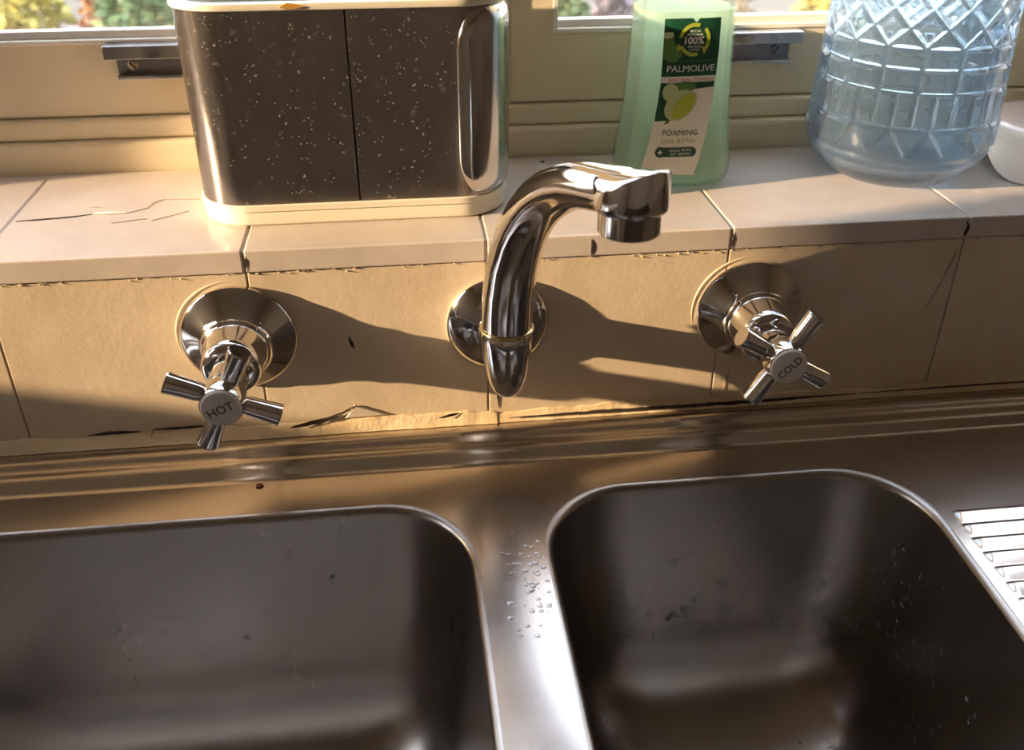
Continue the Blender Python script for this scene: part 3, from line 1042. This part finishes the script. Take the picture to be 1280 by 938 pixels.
def label_text(s, cx, cz, w, h, mat, off, parent, bold=.0, shear=0.0, tilt=0.0):
    V, Fc = text_vf(s, bold, shear)
    W = [on_front(cx + u * w, cz + v * h + u * w * tilt, off) for u, v in V]
    return obj('lettering', (W, Fc), mat, parent, smooth=False)


def arc(cx, cz, r0_, r1_, a0, a1, n=14):
    o_ = [(cx + r1_ * math.cos(math.radians(a0 + (a1 - a0) * k / n)), cz + r1_ * math.sin(math.radians(a0 + (a1 - a0) * k / n))) for k in range(n + 1)]
    i_ = [(cx + r0_ * math.cos(math.radians(a0 + (a1 - a0) * k / n)), cz + r0_ * math.sin(math.radians(a0 + (a1 - a0) * k / n))) for k in range(n + 1)]
    return o_ + i_[::-1]


def ell(cx, cz, a, b, rot, n=28):
    c, s = math.cos(math.radians(rot)), math.sin(math.radians(rot))
    return [(cx + a * math.cos(t) * c - b * math.sin(t) * s, cz + a * math.cos(t) * s + b * math.sin(t) * c) for t in [2 * PI * k / n for k in range(n)]]


lab = label_poly('label', [(-.0157, 1.0757), (-.0172, 1.0560), (-.0205, 1.0380), (-.0233, 1.0260), (-.0228, 1.0235), (-.0150, 1.0222), (.0063, 1.0208), (.0090, 1.0282), (.0122, 1.0450), (.0140, 1.0600), (.0146, 1.0757)], M['lab_white'], .0002, bot)
label_poly('green_field', [(-.0159, 1.1055), (-.0011, 1.1057), (.0009, 1.1035), (.0027, 1.1056), (.0144, 1.1058), (.0150, 1.0900), (.0147, 1.0760), (-.0157, 1.0757)], M['lab_green'], .0003, lab)
label_poly('leaf', [(-.0157, 1.0985), (-.0115, 1.0975), (-.0098, 1.0930), (-.0060, 1.0885), (-.0055, 1.0865), (-.0085, 1.0838), (-.0103, 1.0829), (-.0135, 1.0838), (-.0157, 1.0860)], M['lab_leaf'], .0005, lab)
label_poly('leaf', [(-.0158, 1.0985), (-.0112, 1.0990), (-.0105, 1.0965), (-.0135, 1.0955), (-.0157, 1.0958)], M['lab_pale'], .0006, lab)
label_poly('recycling_arrow', arc(.0006, 1.0948, .0066, .0086, 72, 172), M['lab_lime'], .0006, lab)
label_poly('recycling_arrow', arc(.0006, 1.0948, .0068, .0087, -38, 45), M['lab_lime'], .0006, lab)
label_poly('recycling_arrow', arc(.0006, 1.0948, .0066, .0086, 205, 288), M['lab_lime'], .0006, lab)
label_poly('arrow_head', [(.0088, 1.0915), (.0046, 1.0912), (.0064, 1.0873)], M['lab_lime'], .0007, lab)
label_poly('arrow_head', [(-.0050, 1.0905), (-.0088, 1.0890), (-.0082, 1.0932)], M['lab_lime'], .0007, lab)
label_text('100%', .0006, 1.0945, .0106, .0040, M['lab_text'], .0008, lab, .03)
label_text('BOTTLE', .0008, 1.0993, .0056, .0011, M['lab_text'], .0008, lab, .01)
label_text('MADE FROM', .0006, 1.0975, .0084, .0011, M['lab_text'], .0008, lab, .01)
label_text('RECYCLED', .0010, 1.0913, .0074, .0011, M['lab_text'], .0008, lab, .01)
label_text('PLASTIC', .0010, 1.0897, .0058, .0011, M['lab_text'], .0008, lab, .01)
label_poly('rule', [(-.0085, 1.0834), (.0148, 1.0840), (.0148, 1.0843), (-.0085, 1.0837)], M['lab_leaf'], .0006, lab)
label_text('PALMOLIVE', .0001, 1.0800, .0262, .0034, M['lab_text'], .0007, lab, .0, tilt=.012)
label_text('ANTIBACTERIAL', .0002, 1.0742, .0246, .0015, M['lab_red'], .0006, lab, .0, tilt=.012)
label_poly('green_wedge', [(-.0155, 1.0722), (-.0090, 1.0722), (-.0060, 1.0600), (-.0091, 1.0523), (-.0178, 1.0516)], M['lab_green'], .0004, lab)
label_poly('green_wedge', [(-.0090, 1.0722), (.0143, 1.0727), (.0140, 1.0700), (.0040, 1.0690), (-.0060, 1.0680)], M['lab_green'], .0004, lab)
label_poly('lime', ell(-.0100, 1.0672, .0045, .0050, 20), M['lab_pale'], .0006, lab)
label_poly('lime', ell(-.0022, 1.0700, .0060, .0028, 5), M['lab_leaf'], .0005, lab)
label_poly('lime', ell(-.0048, 1.0605, .0095, .0068, 48), M['lab_pale'], .0007, lab)
label_poly('lime_slice', ell(-.0023, 1.0599, .0090, .0052, 50), M['lab_pale'], .0008, lab)
label_poly('lime_slice', ell(-.0022, 1.0599, .0082, .0045, 50), M['lab_lime'], .0009, lab)
label_poly('leaf', [(-.0120, 1.0520), (-.0092, 1.0528), (-.0100, 1.0508), (-.0125, 1.0500)], M['lab_leaf'], .0006, lab)
label_text('FOAMING', -.0031, 1.0453, .0200, .0030, M['lab_green'], .0006, lab, .0)
label_text('Lime & Mint', -.0037, 1.0410, .0192, .0030, M['lab_gold'], .0006, lab, -.004)
label_poly('badge', arc(-.0140, 1.0345, .0, .0026, 90, 270)[:15] + arc(.0044, 1.0344, .0, .0026, -90, 90)[:15], M['lab_green'], .0005, lab)
label_poly('badge_disc', ell(-.0138, 1.0346, .0027, .0030, 0), M['lab_green'], .0007, lab)
label_text('+', -.0138, 1.0346, .0026, .0026, M['lab_text'], .0009, lab, .04)
label_text('KILLS 99.9%', -.0022, 1.0356, .0122, .0014, M['lab_text'], .0008, lab, .0)
label_text('OF GERMS', -.0022, 1.0335, .0110, .0014, M['lab_text'], .0008, lab, .0)

# ------------------------------------------------------------------ blue pressed-glass vase
VX, VY = .2925, .0752
vase = empty('glass_vase', (VX, VY, ZS), 'pale blue pressed glass vase with diamond and brick patterned relief', 'vase')
VP = [(0, .0300), (.0012, .0325), (.004, .0375), (.008, .0425), (.013, .0470), (.019, .0505), (.025, .0522), (.032, .0522), (.045, .0513), (.070, .0500), (.095, .0488), (.120, .0478), (.150, .0470), (.185, .0466), (.200, .0470)]


def groove(d, w): return math.exp(-(d / w) ** 2)


def tri_wave(u): return abs(u - math.floor(u + .5)) * 2


def relief(th, h):
    """depth of the pressed pattern below / above the plain wall"""
    u16 = th / (2 * PI) * 16
    if h < .0225 or h > .190: return 0.0
    d = 0.0
    arc_m = 2 * PI * .0495 / 16
    for hz in (.0398, .0582, .0704, .0812):
        d = max(d, groove(h - hz, .0010))
    if h > .0812:
        c = .0195
        p = (h - .0812) / c
        a1 = abs((u16 + p) - round(u16 + p)) * arc_m * .72
        a2 = abs((u16 - p) - round(u16 - p)) * arc_m * .72
        d = max(d, groove(a1, .0015), groove(a2, .0015))
        return .0017 * (1 - d) + .0002
    if h > .0582:
        a = abs(u16 - round(u16)) * arc_m
        d = max(d, groove(a, .0013))
        return .0019 * (1 - d)
    if h > .0398:
        u = u16 * 2
        a = abs(u - round(u)) * arc_m / 2
        d = max(d, groove(a, .0011))
        return .0019 * (1 - d)
    # zigzag of triangles below the tall panels
    lo = .0240 + .0150 * tri_wave(u16)
    k = max(0.0, min(1.0, (h - lo) / .0016))
    return .0020 * k * (1 - d)


def vase_mesh():
    nt_, rows = 448, []
    hh = [0, .0006, .0012, .0025, .004, .006, .008, .0105, .013, .016, .019, .021]
    h = .0222
    while h < .132:
        hh.append(h)
        h += .0007
    hh += [.136, .142, .150, .160, .172, .185, .193, .198, .200]
    rings = []
    for h in hh:
        r = smooth_profile(VP, h)
        fade = 1.0 if h < .125 else max(0.0, 1 - (h - .125) / .008)
        ring = []
        for k in range(nt_):
            th = 2 * PI * k / nt_ + .12
            rr_ = r - .0010 + relief(th, h) * fade + (0.0010 if h < .0222 else 0)
            ring.append((VX + rr_ * math.cos(th), VY + rr_ * math.sin(th), ZS + h))
        rings.append(ring)
    for h in (.2005, .198, .185, .160, .130, .100, .075, .050, .032, .024, .018, .0135, .0105, .0090, .0082):
        r = smooth_profile(VP, max(h, .010)) - .0046
        if h < .0135: r *= {.0105: .86, .0090: .66, .0082: .3}.get(h, 1)
        rings.append([(VX + r * math.cos(2 * PI * k / nt_ + .12), VY + r * math.sin(2 * PI * k / nt_ + .12), ZS + h) for k in range(nt_)])
    return loft(rings, cap0=True, cap1=True)


obj('glass_body', vase_mesh(), M['vase'], vase, sharp=80)

# ------------------------------------------------------------------ scalloped ceramic dish
HX, HY = .4008, .0765


def dish_mesh():
    n = 160
    R_T, HT = .0465, .0285
    prof_t = [(0.0, 1.0, 1), (.5, 1.0, 1), (.80, .997, 1), (.90, .985, 1), (.96, .95, 1), (.985, .90, 1), (1.0, .80, 1)]
    rings = []
    for rr_, hz, _ in prof_t:
        rings.append([(HX + R_T * rr_ * math.cos(2 * PI * k / n), HY + R_T * rr_ * math.sin(2 * PI * k / n), ZS + HT * hz) for k in range(n)] if rr_ > 0
                     else [(HX + .0004 * math.cos(2 * PI * k / n), HY + .0004 * math.sin(2 * PI * k / n), ZS + HT) for k in range(n)])
    inner_r = []
    for s in range(1, 9):
        t = s / 8
        ring, ri = [], []
        for k in range(n):
            th = 2 * PI * k / n
            ph = (th - PI) / (2 * PI) * 5
            lob = 1 - abs(2 * (ph - math.floor(ph)) - 1)          # 0 at the notch, 1 at the lobe
            lob = math.sin(lob * PI / 2)
            zl = .0005 + .0165 * (1 - lob)
            z = HT * .80 + (zl - HT * .80) * t
            r = R_T + (.0040 + .0050 * lob) * t ** 1.4
            ring.append((HX + r * math.cos(th), HY + r * math.sin(th), ZS + z))
            ri.append((HX + (r - .003) * math.cos(th), HY + (r - .003) * math.sin(th), ZS + z + .0003))
        rings.append(ring)
        inner_r.append(ri)
    rings += inner_r[::-1]
    rings.append([(HX + .043 * math.cos(2 * PI * k / n), HY + .043 * math.sin(2 * PI * k / n), ZS + HT * .93) for k in range(n)])
    return loft(rings, cap0=True, cap1=True)


dish = obj('ceramic_dish', dish_mesh(), M['ceramic'], origin=(HX, HY, ZS))
finish(dish, 'glossy white ceramic dish with scalloped lower edge beside the blue vase', 'dish')

# ------------------------------------------------------------------ crumbs and water
def crumb(name, x, y, z, r, mat, label, seed):
    rnd = random.Random(seed)
    bm = bmesh.new()
    bmesh.ops.create_icosphere(bm, subdivisions=2, radius=1)
    bm.verts.index_update()
    V = [(x + v.co.x * r * rnd.uniform(.8, 1.5), y + v.co.y * r * rnd.uniform(.7, 1.1), z + max(-.0001, r * .45 * (v.co.z + .9) * rnd.uniform(.6, 1.1))) for v in bm.verts]
    Fc = [tuple(v.index for v in f.verts) for f in bm.faces]
    bm.free()
    o = obj(name, (V, Fc), mat, origin=(x, y, z))
    return finish(o, label, 'crumb')


crumb('rust_crumb', -.0860, -.0330, ZD - .0001, .0017, M['rust'], 'small rust red crumb on the steel behind the left bowl', 3)
crumb('dark_crumb', .0865, .1150, ZS, .0012, M['dark_crumb'], 'tiny black crumb on the sill behind the spout', 5)


def drops(name, rings, spots, label, seed):
    """hemispherical water beads sitting on a lofted bowl wall"""
    rnd = random.Random(seed)
    V, Fc = [], []
    flat = [(Vector(rings[i][k]), i, k) for i in range(7, len(rings) - 2) for k in range(len(rings[0]))]
    n = len(rings[0])
    for (x0, x1, y0, y1, z0, z1, count, rmin, rmax) in spots:
        cand = [(p, i, k) for p, i, k in flat if x0 <= p.x <= x1 and y0 <= p.y <= y1 and z0 <= p.z <= z1]
        for _ in range(count if cand else 0):
            p, i, k = rnd.choice(cand)
            a = Vector(rings[i][(k + 1) % n]) - p
            b = Vector(rings[i + 1][k]) - p
            p = p + a * rnd.random() + b * rnd.random()
            nr = b.cross(a).normalized()
            c = Vector(((rings[0][0][0] + rings[0][n // 2][0]) / 2, (rings[0][0][1] + rings[0][n // 2][1]) / 2, .86))
            if nr.dot(c - p) < 0: nr = -nr
            r = 1.7 * rnd.uniform(rmin, rmax) * (1.5 if rnd.random() < .12 else 1)
            t1 = nr.cross(Vector((0.3, .2, 1))).normalized()
            t2 = nr.cross(t1)
            b0 = len(V)
            for lv, (rr_, hh_) in enumerate(((1, -.08), (.95, .35), (.66, .68))):
                for q in range(8):
                    an = 2 * PI * q / 8
                    V.append(p + (t1 * math.cos(an) + t2 * math.sin(an) * 1.15) * (r * rr_) + nr * (r * hh_))
            V.append(p + nr * (r * .82))
            for lv in range(2):
                for q in range(8):
                    u, w = b0 + lv * 8 + q, b0 + lv * 8 + (q + 1) % 8
                    Fc.append((u, w, w + 8, u + 8))
            for q in range(8):
                Fc.append((b0 + 16 + q, b0 + 16 + (q + 1) % 8, b0 + 24))
            Fc.append(tuple(b0 + q for q in range(7, -1, -1)))
    o = obj(name, (V, Fc), M['water'], sharp=70)
    return finish(o, label, 'water', kind='stuff')


drops('water_beads', RINGS_R, [(.09, .25, -.10, -.05, .80, .85, 70, .0006, .0013), (.10, .25, -.12, -.05, .785, .815, 45, .0008, .0018), (.09, .25, -.09, -.05, .845, .88, 35, .0004, .0007),
                               (.22, .27, -.16, -.06, .80, .87, 110, .0004, .0009), (.22, .27, -.30, -.10, .77, .84, 90, .0005, .0012), (.18, .24, -.22, -.12, .73, .745, 40, .0005, .0014)],
      'water beads clinging to the walls of the right bowl', 11)
drops('water_beads', RINGS_L, [(-.20, -.02, -.10, -.05, .80, .86, 26, .0006, .0013)], 'few water beads on the rear wall of the left bowl', 12)


def deck_drops():
    rnd = random.Random(21)
    V, Fc = [], []
    for _ in range(70):
        x = rnd.uniform(.036, .0565)
        y = rnd.uniform(-.155, -.085)
        if rnd.random() < .5: x = rnd.uniform(.046, .057); y = rnd.uniform(-.14, -.10)
        r = rnd.uniform(.0005, .0014)
        b0 = len(V)
        for rr_, hh_ in ((1, -.05), (.9, .18), (.55, .32)):
            for q in range(8):
                an = 2 * PI * q / 8
                V.append((x + r * rr_ * math.cos(an) * 1.2, y + r * rr_ * math.sin(an), fall((0, y, ZD))[2] + r * hh_))
        V.append((x, y, fall((0, y, ZD))[2] + r * .36))
        for lv in range(2):
            for q in range(8):
                u, w = b0 + lv * 8 + q, b0 + lv * 8 + (q + 1) % 8
                Fc.append((u, w, w + 8, u + 8))
        for q in range(8): Fc.append((b0 + 16 + q, b0 + 16 + (q + 1) % 8, b0 + 24))
        Fc.append(tuple(b0 + q for q in range(7, -1, -1)))
    return V, Fc


finish(obj('water_beads', deck_drops(), M['water'], sharp=70), 'water beads on the strip of steel between the bowls', 'water', kind='stuff')

# ------------------------------------------------------------------ garden beyond the window
finish(obj('ground', box(-40, 40, -40, 60, -.62, -.50), M['lawn'], smooth=False), kind='structure')


def leaf_mat(name, c0, c1):
    m = principled(name, c0, 0.6)
    n = add_noise(m, 6, 3)
    r = ramp(m, n.outputs['Fac'], [(0.35, c0), (0.65, c1)])
    m.node_tree.links.new(r.outputs[0], m.node_tree.nodes['Principled BSDF'].inputs['Base Color'])
    return m


LM = {'green': leaf_mat('leaf_green', (0.062, 0.124, 0.037), (0.161, 0.223, 0.087)),
      'yellow': leaf_mat('leaf_yellow', (0.341, 0.285, 0.037), (0.434, 0.372, 0.087)),
      'orange': leaf_mat('leaf_orange', (0.372, 0.149, 0.037), (0.465, 0.236, 0.074)),
      'mauve': leaf_mat('leaf_mauve', (0.198, 0.149, 0.174), (0.298, 0.236, 0.260)),
      'tan': leaf_mat('leaf_tan', (0.310, 0.223, 0.136), (0.409, 0.322, 0.223))}
M['twig'] = principled('twig', (0.16, 0.10, 0.06), 0.8)
SHRUBS = [(-2.45, 5.2, 'tan', .75, 'tan leafed shrub furthest left in the garden'), (-2.20, 5.9, 'yellow', .85, 'yellow leafed shrub left of the mauve one in the garden'),
          (-1.72, 5.1, 'mauve', .70, 'mauve leafed shrub in the garden seen left of the caddy'), (-1.50, 5.75, 'green', .95, 'tall green shrub in the garden seen left of the caddy'),
          (-1.14, 5.2, 'yellow', .70, 'bright yellow low shrub in the garden near the caddy edge'), (-.92, 5.9, 'orange', .90, 'orange leafed shrub in the garden beside the caddy'),
          (-2.05, 4.4, 'green', .45, 'low green plant in front of the tan shrub'), (-1.85, 6.7, 'orange', .95, 'orange shrub at the back of the garden bed'),
          (-1.30, 4.5, 'tan', .50, 'low tan plant in front of the bright yellow shrub'), (-1.10, 7.0, 'mauve', .95, 'mauve shrub at the back of the garden bed'),
          (.80, 4.2, 'orange', .40, 'low orange plant seen left of the soap bottle'), (1.05, 6.2, 'green', .80, 'green shrub seen just left of the soap bottle'),
          (1.70, 6.6, 'mauve', .75, 'mauve shrub seen right of the soap bottle'), (2.22, 6.2, 'tan', .70, 'tan shrub seen between soap bottle and vase'),
          (3.25, 5.0, 'orange', .80, 'orange shrub seen right of the blue vase'), (2.80, 5.7, 'yellow', .75, 'yellow shrub seen behind the blue vase')]
for i, (x, y, kind, hgt, lb) in enumerate(SHRUBS):
    rnd = random.Random(100 + i)
    t = empty('shrub', (x, y, -.5), lb, 'shrub', 'shrubs in the garden bed')
    V, Fc = [], []
    for _ in range(900):
        a, b = rnd.uniform(0, 2 * PI), rnd.uniform(-.4, 1)
        rad_ = .27 * (rnd.random() ** .4) * math.sqrt(max(0.05, 1 - b * b * .8))
        c = Vector((x + rad_ * math.cos(a), y + rad_ * math.sin(a), -.5 + hgt * (.30 + .58 * max(0, (b + .4) / 1.4)) + rnd.uniform(-.03, .03)))
        d1 = Vector((rnd.gauss(0, 1), rnd.gauss(0, 1), rnd.gauss(0, .6))).normalized()
        d2 = d1.cross(Vector((rnd.gauss(0, 1), rnd.gauss(0, 1), rnd.gauss(0, 1)))).normalized()
        s = rnd.uniform(.03, .06)
        k = len(V)
        V += [c - d1 * s, c + d2 * s * .5, c + d1 * s, c - d2 * s * .5]
        Fc.append((k, k + 1, k + 2, k + 3))
    fo = obj('foliage', (V, Fc), LM[kind], t, smooth=False)
    fo['kind'] = 'stuff'
    stems = []
    for q in range(5):
        a = 2 * PI * q / 5 + rnd.random()
        stems.append(sweep([(x, y, -.5), (x + .06 * math.cos(a), y + .06 * math.sin(a), -.5 + hgt * .3), (x + .18 * math.cos(a), y + .18 * math.sin(a), -.5 + hgt * .65)], [.012, .009, .004], seg=6))
    obj('stems', join(*stems), M['twig'], t)
